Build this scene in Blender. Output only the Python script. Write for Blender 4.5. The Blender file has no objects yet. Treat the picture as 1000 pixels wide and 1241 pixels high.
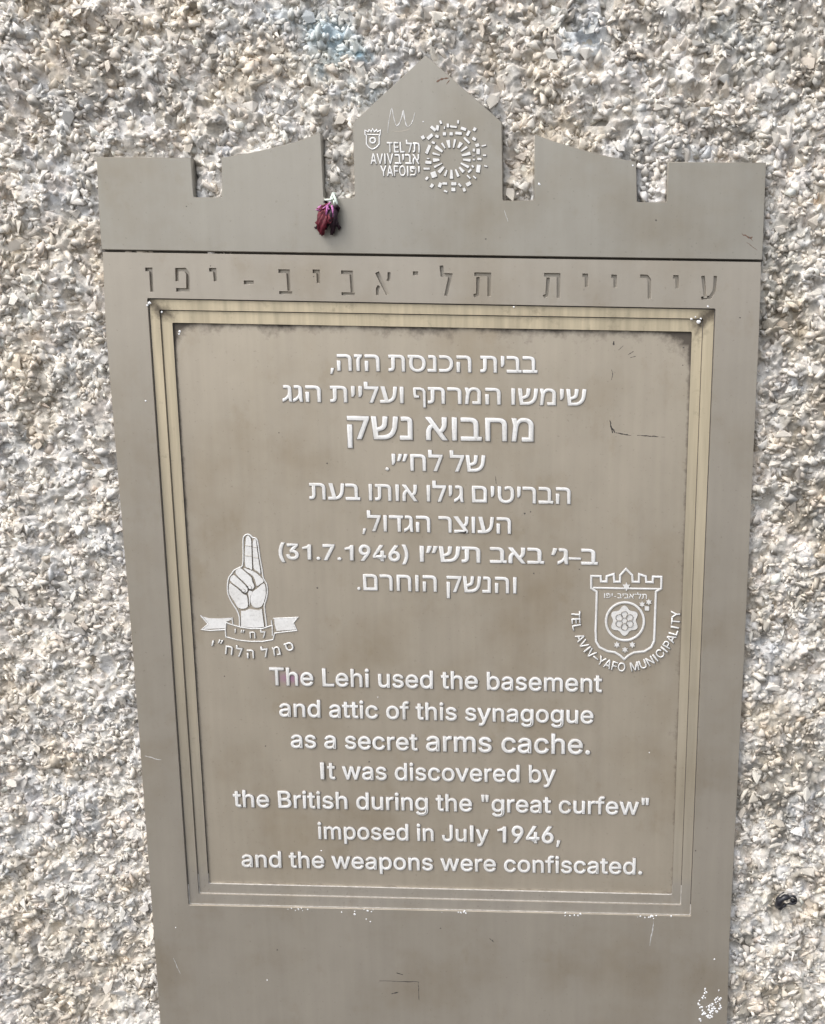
import bpy, bmesh, math, random
import numpy as np
from mathutils import Vector, Matrix
from math import radians, sin, cos, pi, atan2, sqrt
random.seed(7); RNG = np.random.default_rng(11)
S = bpy.context.scene
C = S.collection

# ------------------------------------------------------------------ camera
IW, IH, F = 1000.0, 1241.0, 1000.0
YAW, PIT, ROL, CX, CZ, CD = -0.0155, -0.1565, 0.0154, 0.1335, -0.0825, 0.6451
PPX, PPY = 713.5, 603.5
GZ = 1.45                                   # world height of the joint under the crown
def _rot():
    cyw, syw = cos(YAW), sin(YAW); cp, sp = cos(PIT), sin(PIT); cr, sr = cos(ROL), sin(ROL)
    A = np.array([[cyw, -syw, 0], [syw, cyw, 0], [0, 0, 1.0]])
    B = np.array([[1.0, 0, 0], [0, cp, sp], [0, -sp, cp]])
    R = np.array([[cr, 0, sr], [0, 1.0, 0], [-sr, 0, cr]])
    return R @ B @ A
RM = _rot()                                 # rows: right, forward, up
def U(px, py, y=0.0):
    """picture point -> point of the plane at depth y (x, y, z above the joint)"""
    d = RM.T @ np.array([(px-PPX)/F, 1.0, -(py-PPY)/F])
    t = (y+CD)/d[1]
    return np.array([CX+t*d[0], y, CZ+t*d[2]])
cam = bpy.data.cameras.new('camera'); co = bpy.data.objects.new('camera', cam); C.objects.link(co)
cam.sensor_fit = 'VERTICAL'; cam.sensor_height = 24.0; cam.lens = F/IH*24.0
cam.shift_x = -(PPX-IW/2)/IH; cam.shift_y = -(IH/2-PPY)/IH
cam.clip_start = 0.02; cam.clip_end = 200
m = Matrix.Identity(4)
for i in range(3):
    m[i][0] = RM[0][i]; m[i][1] = RM[2][i]; m[i][2] = -RM[1][i]
m[0][3], m[1][3], m[2][3] = CX, -CD, CZ+GZ
co.matrix_world = m
S.camera = co

# ------------------------------------------------------------------ sky, sun, exposure
w = bpy.data.worlds.new('World'); S.world = w; w.use_nodes = True
nt = w.node_tree; bg = nt.nodes['Background']
sky = nt.nodes.new('ShaderNodeTexSky'); sky.sky_type = 'NISHITA'; sky.sun_disc = False
SUN = Vector((-0.58, -0.48, 1.0)).normalized()
sky.sun_elevation = math.asin(SUN.z); sky.sun_rotation = atan2(SUN.x, SUN.y)
sky.dust_density = 3.0; sky.air_density = 1.0; sky.ozone_density = 1.0
hs = nt.nodes.new('ShaderNodeHueSaturation'); hs.inputs['Saturation'].default_value = 0.30   # overcast
nt.links.new(sky.outputs[0], hs.inputs['Color']); nt.links.new(hs.outputs[0], bg.inputs[0])
bg.inputs[1].default_value = 0.15
sl = bpy.data.lights.new('sun', 'SUN'); sl.energy = 0.95; sl.angle = radians(30); sl.color = (1.0, 0.96, 0.9)
so = bpy.data.objects.new('sun', sl); C.objects.link(so)
so.rotation_euler = (-SUN).to_track_quat('-Z', 'Y').to_euler()
S.view_settings.view_transform = 'Standard'; S.view_settings.look = 'None'
S.view_settings.gamma = 1.0; S.view_settings.exposure = 0.90

# ------------------------------------------------------------------ helpers
def srgb(r, g, b):
    return tuple((c/12.92 if c <= 0.04045 else ((c+0.055)/1.055)**2.4) for c in (r/255, g/255, b/255))
def link(name, me, mat=None, parent=None, **kw):
    o = bpy.data.objects.new(name, me); C.objects.link(o)
    if mat and me is not None and not me.materials: me.materials.append(mat)
    if parent: o.parent = parent
    for k, v in kw.items(): o[k] = v
    return o
def mesh(name, v, f, smooth=False):
    me = bpy.data.meshes.new(name); me.from_pydata([tuple(map(float, p)) for p in v], [], f); me.update()
    if smooth: me.polygons.foreach_set('use_smooth', [True]*len(me.polygons))
    return me
class NB:
    def __init__(s, name):
        s.m = bpy.data.materials.new(name); s.m.use_nodes = True
        s.t = s.m.node_tree; s.b = s.t.nodes['Principled BSDF']
    def n(s, ty, **kw):
        x = s.t.nodes.new(ty)
        for k, v in kw.items():
            if k in x.inputs: x.inputs[k].default_value = v
            else: setattr(x, k, v)
        return x
    def l(s, a, b): s.t.links.new(a, b)
    def coord(s, scale=(1, 1, 1)):
        tc = s.n('ShaderNodeTexCoord'); mp = s.n('ShaderNodeMapping'); mp.inputs['Scale'].default_value = scale
        s.l(tc.outputs['Object'], mp.inputs[0]); return mp.outputs[0]
    def noise(s, co, sc, det=4, rough=.55):
        x = s.n('ShaderNodeTexNoise'); x.inputs['Scale'].default_value = sc
        x.inputs['Detail'].default_value = det; x.inputs['Roughness'].default_value = rough
        s.l(co, x.inputs['Vector']); return x.outputs['Fac']
    def ramp(s, fac, stops):
        r = s.n('ShaderNodeValToRGB'); e = r.color_ramp.elements
        while len(e) < len(stops): e.new(0.5)
        for k, (p, c) in enumerate(stops):
            e[k].position = p; e[k].color = (*c, 1) if len(c) == 3 else c
        s.l(fac, r.inputs[0]); return r.outputs[0]
    def mix(s, fac, a, b, mode='MIX'):
        x = s.n('ShaderNodeMix', data_type='RGBA', blend_type=mode)
        for inp, v in ((x.inputs[0], fac), (x.inputs[6], a), (x.inputs[7], b)):
            if hasattr(v, 'links'): s.l(v, inp)
            elif isinstance(v, (int, float)): inp.default_value = v
            else: inp.default_value = (*v, 1)
        return x.outputs[2]
    def bump(s, h, dist, strength=1.0, prev=None):
        x = s.n('ShaderNodeBump'); x.inputs['Distance'].default_value = dist; x.inputs['Strength'].default_value = strength
        s.l(h, x.inputs['Height'])
        if prev is not None: s.l(prev, x.inputs['Normal'])
        return x.outputs[0]
G3 = lambda g: (g, g, g)

def metal(name, col, metallic=.55, rough=.42, grime_shade=False, streak=.10, worn=None):
    k = NB(name)
    st = k.noise(k.coord((1, 1, .06)), 160, 3)           # fine vertical brushing
    st2 = k.noise(k.coord((1, 1, .15)), 22, 3)
    bl = k.noise(k.coord(), 9, 5, .6)
    sp = k.noise(k.coord(), 420, 2, .5)
    c = k.mix(1.0, col, k.ramp(st, [(.3, G3(1-streak)), (.7, G3(1+streak*.5))]), 'MULTIPLY')
    c = k.mix(1.0, c, k.ramp(st2, [(.3, (1-streak, 1-streak, 1-streak*.8)), (.7, G3(1+streak*.4))]), 'MULTIPLY')
    c = k.mix(1.0, c, k.ramp(bl, [(.3, (.86, .82, .76)), (.5, G3(1.0)), (.72, (1.08, 1.08, 1.09))]), 'MULTIPLY')
    cl = k.noise(k.coord((1, 1, .7)), 34, 6, .65)
    c = k.mix(1.0, c, k.ramp(cl, [(.30, (.93, .91, .875)), (.42, G3(1.0)), (.66, (1.03, 1.03, 1.03))]), 'MULTIPLY')
    c = k.mix(1.0, c, k.ramp(sp, [(.26, G3(.82)), (.34, G3(1.0))]), 'MULTIPLY')
    rr = k.n('ShaderNodeMapRange'); rr.inputs[3].default_value = rough-.05; rr.inputs[4].default_value = rough+.10
    k.l(bl, rr.inputs[0]); rs = rr.outputs[0]
    if worn:
        aw = k.n('ShaderNodeAttribute', attribute_name='grime_shade'); sw = k.n('ShaderNodeSeparateColor'); k.l(aw.outputs['Color'], sw.inputs[0])
        c = k.mix(sw.outputs[2], c, k.mix(1.0, worn, k.ramp(st, [(.3, G3(.78)), (.7, G3(1.08))]), 'MULTIPLY'))
    if grime_shade:
        a = k.n('ShaderNodeAttribute', attribute_name='grime_shade')
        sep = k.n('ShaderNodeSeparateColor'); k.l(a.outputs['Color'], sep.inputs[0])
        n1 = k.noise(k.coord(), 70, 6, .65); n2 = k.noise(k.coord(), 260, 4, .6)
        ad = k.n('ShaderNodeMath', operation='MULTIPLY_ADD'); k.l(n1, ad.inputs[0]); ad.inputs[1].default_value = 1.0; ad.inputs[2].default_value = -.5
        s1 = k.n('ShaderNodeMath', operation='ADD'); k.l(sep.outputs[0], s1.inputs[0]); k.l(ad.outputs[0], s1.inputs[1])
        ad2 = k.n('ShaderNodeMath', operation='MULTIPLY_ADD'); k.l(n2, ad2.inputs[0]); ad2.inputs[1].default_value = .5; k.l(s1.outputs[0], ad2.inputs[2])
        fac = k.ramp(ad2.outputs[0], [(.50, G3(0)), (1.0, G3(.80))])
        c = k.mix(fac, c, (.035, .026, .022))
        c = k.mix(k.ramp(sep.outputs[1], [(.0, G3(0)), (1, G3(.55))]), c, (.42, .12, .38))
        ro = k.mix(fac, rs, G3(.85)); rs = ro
    k.l(c, k.b.inputs['Base Color']); k.l(rs, k.b.inputs['Roughness'])
    k.b.inputs['Metallic'].default_value = metallic
    bp = k.bump(st, .00006, .5); bp = k.bump(k.noise(k.coord(), 45, 3), .0004, .35, bp)
    k.l(bp, k.b.inputs['Normal'])
    return k.m
M = {}
M['crown'] = metal('crown_bronze', (.302, .281, .240), .36, .42, streak=.035)
M['bronze'] = metal('grey_bronze', (.350, .314, .262), .38, .40, streak=.035)
M['panel'] = metal('panel_bronze', (.408, .357, .284), .38, .40, grime_shade=True, streak=.045)
M['brass'] = metal('worn_brass', (.37, .335, .285), .4, .42, grime_shade=True, streak=.07, worn=(.555, .475, .335))
def plain(name, col, rough=.5, metallic=0.0, var=.15, nscale=300, bumpd=.0003, coat=0):
    k = NB(name); n = k.noise(k.coord(), nscale, 4)
    k.l(k.mix(1.0, col, k.ramp(n, [(.3, G3(1-var)), (.7, G3(1+var*.5))]), 'MULTIPLY'), k.b.inputs['Base Color'])
    k.b.inputs['Roughness'].default_value = rough; k.b.inputs['Metallic'].default_value = metallic
    if coat: k.b.inputs['Coat Weight'].default_value = coat
    if bumpd: k.l(k.bump(n, bumpd, .6), k.b.inputs['Normal'])
    return k.m
def letter_mat():
    k = NB('bright_letter_metal'); n = k.noise(k.coord(), 5, 3); tc = k.n('ShaderNodeNewGeometry')
    mp = k.n('ShaderNodeMapping'); mp.inputs['Scale'].default_value = (1, 1, 1); k.l(tc.outputs['Position'], mp.inputs[0])
    n = k.noise(mp.outputs[0], 520, 4, .6); n2 = k.noise(mp.outputs[0], 60, 3)
    c = k.mix(1.0, (.80, .79, .775), k.ramp(n, [(.28, G3(.80)), (.44, G3(.97)), (.7, G3(1.03))]), 'MULTIPLY')
    c = k.mix(1.0, c, k.ramp(n2, [(.3, (.86, .85, .83)), (.6, G3(1))]), 'MULTIPLY')
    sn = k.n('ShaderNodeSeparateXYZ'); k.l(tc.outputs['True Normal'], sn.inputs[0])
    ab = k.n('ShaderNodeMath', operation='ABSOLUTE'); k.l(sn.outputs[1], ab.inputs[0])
    c = k.mix(k.ramp(ab.outputs[0], [(.72, G3(.85)), (.88, G3(0))]), c, (.13, .105, .08))      # steep flanks of the relief in dark brown
    k.l(c, k.b.inputs['Base Color']); k.b.inputs['Metallic'].default_value = .1; k.b.inputs['Roughness'].default_value = .36
    k.l(k.bump(n, .00015, .6), k.b.inputs['Normal']); return k.m
M['letter'] = letter_mat()
M['dark_cut'] = plain('dark_dirt_shade', (.10, .09, .08), .8, 0, .3, 500)
M['pale_edge'] = plain('rubbed_lit_edge', (.62, .60, .57), .4, .3, .35, 260)  # rubbed metal, with the light on the bottom ledges put into the colour
M['black_mark'] = plain('black_mark', (.035, .030, .028), .7, 0, .3, 900)
M['brown_mark'] = plain('brown_mark', (.16, .09, .06), .7, 0, .3, 900)
M['pale_scratch'] = plain('pale_scratch', (.66, .65, .64), .45, .3, .25, 900)
M['white_fleck'] = plain('white_paint_fleck', (.85, .85, .86), .4, 0, .1, 900)
M['petal'] = plain('dried_petal', (.15, .008, .022), .65, 0, .5, 700, .0004)
M['petal_dark'] = plain('dark_dried_petal', (.022, .004, .012), .7, 0, .5, 700, .0004)
M['pink_fibre'] = plain('pink_fibre', (.50, .16, .40), .6, 0, .3, 700)
M['calyx'] = plain('pale_calyx', (.72, .80, .72), .5, 0, .2, 700)
M['rubber'] = plain('black_rubber', (.018, .018, .024), .32, 0, .4, 500, .0006)

# ------------------------------------------------------------------ plaque frame of reference
ZB = -0.78                                   # foot of the plaque under the joint
ROOTZ = GZ+ZB
def P(px, py, y=0.0):                        # picture point -> plaque-local point
    q = U(px, py, y); return Vector((q[0], y, q[2]-ZB))
plaque = bpy.data.objects.new('memorial_plaque', None); C.objects.link(plaque)
plaque.location = (0, 0, ROOTZ)
plaque['label'] = 'grey-brown bronze memorial plaque with castle-shaped top, mounted on the rough stone-chip wall'
plaque['category'] = 'plaque'

def curve_mesh(name, loops, extrude, bevel=0.0, offset=0.0, res=1):
    """loops: lists of 2-D points; filled even-odd, returned as a mesh in x,z with y in -e..e"""
    cu = bpy.data.curves.new(name, 'CURVE'); cu.dimensions = '2D'; cu.fill_mode = 'BOTH'
    for lp in loops:
        sp = cu.splines.new('POLY'); sp.points.add(len(lp)-1); sp.use_cyclic_u = True
        for i, q in enumerate(lp): sp.points[i].co = (q[0], q[1], 0, 1)
    cu.extrude = extrude; cu.bevel_depth = bevel; cu.bevel_resolution = res; cu.offset = offset
    ob = bpy.data.objects.new(name, cu); C.objects.link(ob)
    bpy.context.view_layer.update()
    dg = bpy.context.evaluated_depsgraph_get()
    me = bpy.data.meshes.new_from_object(ob.evaluated_get(dg))
    bpy.data.objects.remove(ob); bpy.data.curves.remove(cu)
    co_ = np.zeros(len(me.vertices)*3); me.vertices.foreach_get('co', co_); co_ = co_.reshape(-1, 3)
    me.vertices.foreach_set('co', np.stack([co_[:, 0], -co_[:, 2], co_[:, 1]], 1).ravel()); me.update()
    me.name = name
    return me
def shift_y(me, y):
    for v in me.vertices: v.co.y += y
    return me
def xz(pts, y=0.0): return [(P(a, b, y).x, P(a, b, y).z) for a, b in pts]
def slab(name, loops, y0, y1, bevel=0.0, gr=0.0):
    """solid between depths y0 (front) and y1"""
    t = (y1-y0)/2
    return shift_y(curve_mesh(name, loops, t-bevel, bevel, gr-bevel, 0), (y0+y1)/2)
def join(name, meshes):
    bm = bmesh.new()
    for me in meshes: bm.from_mesh(me); bpy.data.meshes.remove(me)
    out = bpy.data.meshes.new(name); bm.to_mesh(out); bm.free(); return out

TH = .0082
# ---- crown plate
def rc(a, corner, b, r=2.2, n=3):            # rounded corner in picture units
    a, c, b = map(np.array, (a, corner, b)); d1 = (a-c)/np.linalg.norm(a-c); d2 = (b-c)/np.linalg.norm(b-c)
    p0, p1 = c+d1*r, c+d2*r
    return [tuple((1-t)**2*p0+2*t*(1-t)*c+t*t*p1) for t in np.linspace(0, 1, n+1)]
crown = [(117, 190), (174, 190.6), (231, 191)] + rc((231, 191), (234.7, 239), (269, 239)) + rc((235, 239), (269, 239), (268.4, 191)) + \
    [(268.3, 191), (280, 189.2), (295, 186.5), (310, 183.7), (327, 179.8), (345, 175.3), (360, 171), (375, 166), (386, 161.2), (388.3, 161.4)] + \
    rc((388.5, 163), (392.2, 240), (430, 240)) + rc((392, 240), (430, 240), (428, 152)) + [(427.6, 149), (515.7, 67), (608, 147.5)] + \
    rc((608, 148), (609.4, 243), (647.5, 243)) + rc((609, 243), (647.7, 243), (647.7, 163)) + \
    [(647.7, 163), (650, 163.3), (665, 169), (681, 174), (696, 178.6), (710, 182.4), (727, 187), (743, 190.8), (757, 193.5), (771, 195.6)] + \
    rc((771, 196), (772.2, 245), (808, 245)) + rc((772, 245), (808, 245), (809.4, 196)) + [(809.5, 196), (870, 196.6), (928.5, 197), (926.3, 260), (924, 314.8), (520, 308.6), (123, 302.3), (119.3, 250)]
CROWN_XZ = xz(crown)
cm = slab('crown_plate', [CROWN_XZ], 0, TH, .00035)
crown_o = link('crown_plate', cm, M['crown'], plaque)
# ---- body plate
body = [(124.4, 305.4), (520, 311.6), (922.6, 317.6), (920, 400), (903, 772), (884, 1141), (881, 1241), (876, 1330), (201.5, 1330), (194.6, 1241), (187.2, 1141), (162, 800), (128.3, 400)]
BODY_XZ = xz(body)
def rrect(c4, r, n=4):
    """c4: tl,tr,br,bl (2-D) -> rounded loop with fixed vertex count"""
    out = []
    for i in range(4):
        c = np.array(c4[i]); a = np.array(c4[i-1]); b = np.array(c4[(i+1) % 4])
        d1 = (a-c)/np.linalg.norm(a-c); d2 = (b-c)/np.linalg.norm(b-c)
        p0, p1 = c+d1*r, c+d2*r
        out += [tuple((1-t)**2*p0+2*t*(1-t)*c+t*t*p1) for t in np.linspace(0, 1, n+1)]
    return out
def grow(c4, d):
    c = np.mean(np.array(c4), 0)
    return [tuple(np.array(p)+np.sign(np.array(p)-c)*d) for p in c4]
Q1, Q2, Q3 = .0016, .0032, .0050
o_out = xz([(178.3, 361.3), (867.3, 374), (837.2, 1110.5), (228.3, 1097)])
o_mid_f = xz([(193, 375.3), (852.6, 386.3), (825.4, 1097.3), (240.6, 1083.4)], Q1+.0003)
o_in_f = xz([(208.8, 391), (838.6, 402), (814.4, 1084.6), (252.8, 1071)], Q2+.0003)

# engraved letters of the heading: strokes as small polygons cut out of the front sheet
def ply(pts, wd):
    """open polyline -> outline polygon of width wd (picture units), square ends"""
    p = [np.array(q, float) for q in pts]; L, R = [], []
    for i in range(len(p)):
        if i == 0: d = p[1]-p[0]
        elif i == len(p)-1: d = p[-1]-p[-2]
        else:
            d1 = (p[i]-p[i-1])/np.linalg.norm(p[i]-p[i-1]); d2 = (p[i+1]-p[i])/np.linalg.norm(p[i+1]-p[i]); d = d1+d2
        d = d/np.linalg.norm(d); n = np.array([-d[1], d[0]])
        k = 1.0
        if 0 < i < len(p)-1: k = 1/max(.5, float(np.dot(n, np.array([-d1[1], d1[0]]))))
        L.append(p[i]+n*wd/2*k); R.append(p[i]-n*wd/2*k)
    return [tuple(q) for q in L+R[::-1]]
W0 = 4.2
H_ = lambda x, y: (x, y)
vav = lambda x, y, h: [ply([(x-5.5, y+1.5), (x+1.5, y+1.5), (x+3, y+h)], W0)]
cuts = []
cuts += [ply([(176, 326.5), (182.6, 326.5), (184, 353.6)], W0)]                                      # vav
cuts += [ply([(214.5, 341), (214.5, 327), (224, 326.8), (227.6, 331), (228, 351.6), (213.5, 351.2)], W0)]        # pe
cuts += [ply([(253.5, 327), (260, 327), (261, 341)], W0)]                                            # yod
cuts += [ply([(295.5, 342.2), (307.5, 342.4)], 4.4)]                                                 # hyphen
cuts += [ply([(337.5, 328.5), (349, 328.7), (350.3, 352.5)], W0), ply([(338.5, 354.6), (354, 355)], 3.4)]         # bet
cuts += [ply([(379, 328.8), (385.5, 329), (386, 343)], W0)]
cuts += [ply([(413.5, 330), (425.5, 330.2), (427.1, 354)], W0), ply([(414, 356), (430, 356.4)], 3.4)]
cuts += [ply([(457, 330), (470, 357)], 4.6), ply([(471.6, 330), (471.5, 337), (470, 340.5)], 3.4), ply([(459.5, 346.5), (457.5, 350), (457.5, 357.5)], 3.6)]   # alef
cuts += [ply([(500.5, 331.3), (506.5, 331.5)], 4.6)]
cuts += [ply([(535, 322), (536, 333), (546, 333.4), (540.5, 358.5)], W0)]                            # lamed
cuts += [ply([(575, 332.3), (593, 332.6), (592.8, 359)], W0), ply([(579.4, 336), (579, 357.5), (574, 358.3)], 3.8)]
cuts += [ply([(659.5, 333), (677, 333.2), (676.8, 361)], W0), ply([(664.4, 336.5), (663, 358), (658.5, 359.5)], 3.8)]
cuts += [ply([(706, 333.5), (710.6, 333.7), (711, 347.5)], 3.9)]
cuts += [ply([(741, 334.8), (745.5, 335), (745.6, 348.5)], 3.9)]
cuts += [ply([(776, 334.6), (784, 335), (787, 339), (787, 362)], 3.9)]
cuts += [ply([(816, 335.5), (820.4, 335.6), (821, 349)], 3.9)]
cuts += [ply([(852, 334.5), (855, 361)], 3.9), ply([(867, 334.5), (866, 352), (861, 360.2), (850, 361.6)], 3.6)]
letters_cut = [xz(c) for c in cuts]
# pieces of one letter must not overlap one another in the even-odd fill: cut each group on its own sheet is avoided by
# keeping stroke polygons apart; where they touch they only meet
OUT = rrect(o_out, .0014)
front = slab('front', [BODY_XZ, OUT]+letters_cut, 0, .0021, .00012)
back = slab('back', [BODY_XZ, OUT], .0021, TH)
body_o = link('body_plate', join('body_plate', [front, back]), M['bronze'], plaque)
link('joint_backing', slab('joint_backing', [xz([(119, 298), (926, 310), (924, 322), (120, 310)])], .0042, .007), M['dark_cut'], plaque)

# ---- mouldings (lofted rounded rings)
def line_dirt_shade(me, rings_dark, nloop):  # dirt and shade painted dark in the steps, light painted pale along the bottom
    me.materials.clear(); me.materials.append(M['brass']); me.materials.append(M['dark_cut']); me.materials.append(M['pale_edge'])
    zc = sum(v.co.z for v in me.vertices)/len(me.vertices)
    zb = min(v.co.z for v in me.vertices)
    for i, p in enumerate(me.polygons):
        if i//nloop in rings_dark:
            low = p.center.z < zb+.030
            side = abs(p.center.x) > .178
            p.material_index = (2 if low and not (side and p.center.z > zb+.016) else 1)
def grime_shade_attr(me, fn):
    a = me.color_attributes.new('grime_shade', 'FLOAT_COLOR', 'POINT')
    for i, v in enumerate(me.vertices):
        g = fn(v.co); a.data[i].color = (g[0], g[1], g[2] if len(g) > 2 else 0, 1)
def loft(name, rings):
    """rings: list of (loop, y) -> strip surface; corners subdivided along the sides for attributes"""
    def dens(lp):
        out = []
        for i in range(len(lp)):
            a, b = np.array(lp[i]), np.array(lp[(i+1) % len(lp)])
            k = 60 if (i+1) % 5 == 0 else 1
            for j in range(k): out.append(tuple(a+(b-a)*j/k))
        return out
    R = [(dens(l), y) for l, y in rings]; n = len(R[0][0])
    v = [(p[0], y, p[1]) for l, y in R for p in l]; f = []
    for r in range(len(R)-1):
        for i in range(n):
            j = (i+1) % n; f.append((r*n+i, r*n+j, (r+1)*n+j, (r+1)*n+i))
    return mesh(name, v, f)
mid = o_mid_f; inn = o_in_f
RNGN = np.random.default_rng(5)
def n1(x, s, seed=0): return sin(x*s+seed)*.5+sin(x*s*2.3+seed*1.7+1)*.3+sin(x*s*5.1+seed*2.9+2)*.2
ztop = P(500, 365).z
def g_mould(co):
    c = Vector(co); t = ztop-c.z
    g = .16-.10*min(1, t/.25)
    for (a, b) in ((180, 364), (866, 376), (194, 378), (852, 388)):
        q = P(a, b); d = sqrt((c.x-q.x)**2+(c.z-q.z)**2); g += .55*math.exp(-(d/.006)**2)
    g += .12*n1(c.x, 90, 1)*math.exp(-t/.03)
    worn = (1-.75*min(1, max(0, t-.05)/.42))*(0 if c.z < P(500, 1065).z else 1)   # handled, rubbed edges above; dull patina below
    return (g, 0, max(0, min(1, worn)))
def shrink(c4, d): return grow(c4, -d)
oo, o2, m2, i2 = grow(o_out, .0006), shrink(o_out, .00075), shrink(mid, .0006), shrink(inn, .0005)
om = loft('outer_moulding', [(rrect(oo, .0014), TH-.001), (rrect(oo, .0014), Q1), (rrect(o2, .0014), Q1), (rrect(mid, .0012), Q1+.0003), (rrect(mid, .0012), Q2+.0004)])
line_dirt_shade(om, (1,), len(om.vertices)//5)
grime_shade_attr(om, g_mould); link('outer_moulding', om, M['brass'], plaque)
im = loft('inner_moulding', [(rrect(grow(mid, .0006), .0016), Q2+.0008), (rrect(grow(mid, .0006), .0016), Q2), (rrect(m2, .0012), Q2), (rrect(inn, .0012), Q2+.0003), (rrect(inn, .0012), Q3+.0004)])
line_dirt_shade(im, (1, 3), len(im.vertices)//5)
grime_shade_attr(im, g_mould); link('inner_moulding', im, M['brass'], plaque)

# ---- recessed panel
pc = [np.array(p) for p in grow(inn, .002)]   # tl tr br bl
NX, NY = 190, 210; v = []; gr = []
ctl, ctr, cbr, cbl = [np.array(p) for p in inn]
pink = P(352, 822, Q3)
for j in range(NY+1):
    for i in range(NX+1):
        s, t = i/NX, j/NY
        p = (pc[0]*(1-s)+pc[1]*s)*(1-t)+(pc[3]*(1-s)+pc[2]*s)*t
        v.append((p[0], Q3, p[1]))
def g_panel(co):  # shade along the recess edges painted in together with the grime
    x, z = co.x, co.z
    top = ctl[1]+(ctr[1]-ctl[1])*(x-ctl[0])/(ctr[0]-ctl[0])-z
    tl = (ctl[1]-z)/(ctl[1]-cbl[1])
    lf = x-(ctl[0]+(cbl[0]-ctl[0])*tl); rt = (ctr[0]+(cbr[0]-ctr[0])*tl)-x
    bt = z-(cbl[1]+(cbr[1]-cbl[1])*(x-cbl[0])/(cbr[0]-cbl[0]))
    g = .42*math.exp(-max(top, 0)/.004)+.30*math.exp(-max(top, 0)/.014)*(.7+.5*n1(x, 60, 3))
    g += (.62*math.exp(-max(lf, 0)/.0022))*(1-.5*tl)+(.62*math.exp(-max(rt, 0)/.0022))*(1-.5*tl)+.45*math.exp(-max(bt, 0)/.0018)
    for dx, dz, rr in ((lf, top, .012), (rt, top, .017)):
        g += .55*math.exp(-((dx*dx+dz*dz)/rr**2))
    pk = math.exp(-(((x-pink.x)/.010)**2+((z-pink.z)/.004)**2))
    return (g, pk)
f = [(j*(NX+1)+i, (j+1)*(NX+1)+i, (j+1)*(NX+1)+i+1, j*(NX+1)+i+1) for j in range(NY) for i in range(NX)]
pm = mesh('recessed_panel', v, f); grime_shade_attr(pm, g_panel)
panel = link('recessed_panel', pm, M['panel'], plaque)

# ------------------------------------------------------------------ lettering
LET = {}                                      # (char, style) -> mesh, advance, xmin, xmax, zmax
import os
FONT = None
try:                                          # a grotesque that ships with Blender itself
    fp_ = os.path.join(bpy.utils.system_resource('DATAFILES'), 'fonts', 'Inter.woff2')
    if os.path.exists(fp_): FONT = bpy.data.fonts.load(fp_)
except Exception: FONT = None
def mk_text(body, ext, bev, off, latin=False):
    cu = bpy.data.curves.new('t', 'FONT'); cu.body = body
    if FONT and latin: cu.font = FONT
    cu.align_x = 'LEFT'; cu.size = 1; cu.extrude = ext; cu.bevel_depth = bev
    cu.bevel_resolution = 1; cu.offset = off; cu.resolution_u = 3
    o = bpy.data.objects.new('t', cu); C.objects.link(o); return o
HEB = lambda c: '\u0590' <= c <= '\u05ff'
STY = {'lat': (.012, .048, -.021), 'heb': (.012, .054, -.025)}
LINES = [  # visual string, left x, left base, right x, right base, letter height, style
    (',הזה תסנכה תיבב'.replace('הזה', 'הזה'[::-1]) if False else 'בבית הכנסת הזה,'[::-1], 400, 448.8, 652, 451.8, 19.2),
    ('שימשו המרתף ועליית הגג'[::-1], 342.5, 486.2, 711, 491.4, 19.0),
    ('מחבוא נשק'[::-1], 421, 531.3, 647.5, 534.6, 26.6),
    ('של לח״י.'[::-1], 467, 569.5, 589, 571.6, 19.2),
    ('הבריטים גילו אותו בעת'[::-1], 375, 604.6, 692, 610.4, 19.0),
    ('העוצר הגדול,'[::-1], 439, 643.0, 620, 646.4, 18.8),
    ('(31.7.1946) '+'ב–ג׳ באב תש״ו'[::-1], 338, 677.0, 725, 684.0, 18.2),
    ('והנשק הוחרם.'[::-1], 433, 714.4, 626.5, 718.6, 18.6),
    ('The Lehi used the basement', 327, 829.5, 730.5, 838.2, 20.6),
    ('and attic of this synagogue', 338.5, 867.5, 721, 876.4, 20.0),
    ('as a secret', 352.5, 905.4, 507.5, 909.0, 20.0),
    ('arms cache.', 516, 909.2, 716, 913.4, 23.0),
    ('It was discovered by', 389, 943.3, 674.6, 948.0, 20.0),
    ('the British during the "great curfew"', 283, 977.0, 786.6, 987.0, 19.6),
    ('imposed in July 1946,', 385.6, 1015.8, 680, 1021.2, 19.0),
    ('and the weapons were confiscated.', 293, 1049.6, 779, 1059.0, 18.8)]
ARC_EN = 'TEL AVIV–YAFO MUNICIPALITY'
SMALL = ['TEL', 'AVIV', 'YAFO', 'תל'[::-1], 'אביב'[::-1], 'יפו'[::-1]]
chars = set(''.join(l[0] for l in LINES)+ARC_EN+''.join(SMALL)+'תל־אביב-יפו'+'סמל הלח״י'+'H')
chars.discard(' ')
tmp = {}
for c in sorted(chars):
    st = STY['heb' if HEB(c) else 'lat']
    if c == 'ף': st = (.048, .014, .004)
    if c in '0123456789()': st = (.012, .048, -.014)
    lt = not HEB(c)
    tmp[c] = (mk_text(c, *st, lt), mk_text('H'+c+'H', 0, 0, 0, lt), mk_text(c, 0, 0, 0, lt))
hh = mk_text('HH', 0, 0, 0, True); hs_ = mk_text('H H', 0, 0, 0, True); hb = mk_text('HH', 0, 0, 0)
bpy.context.view_layer.update(); dg = bpy.context.evaluated_depsgraph_get()
def verts(o):
    me = bpy.data.meshes.new_from_object(o.evaluated_get(dg)); a = np.zeros(len(me.vertices)*3)
    me.vertices.foreach_get('co', a); return me, a.reshape(-1, 3)
def width(o):
    me, a = verts(o); bpy.data.meshes.remove(me); return a[:, 0].max()-a[:, 0].min()
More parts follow.
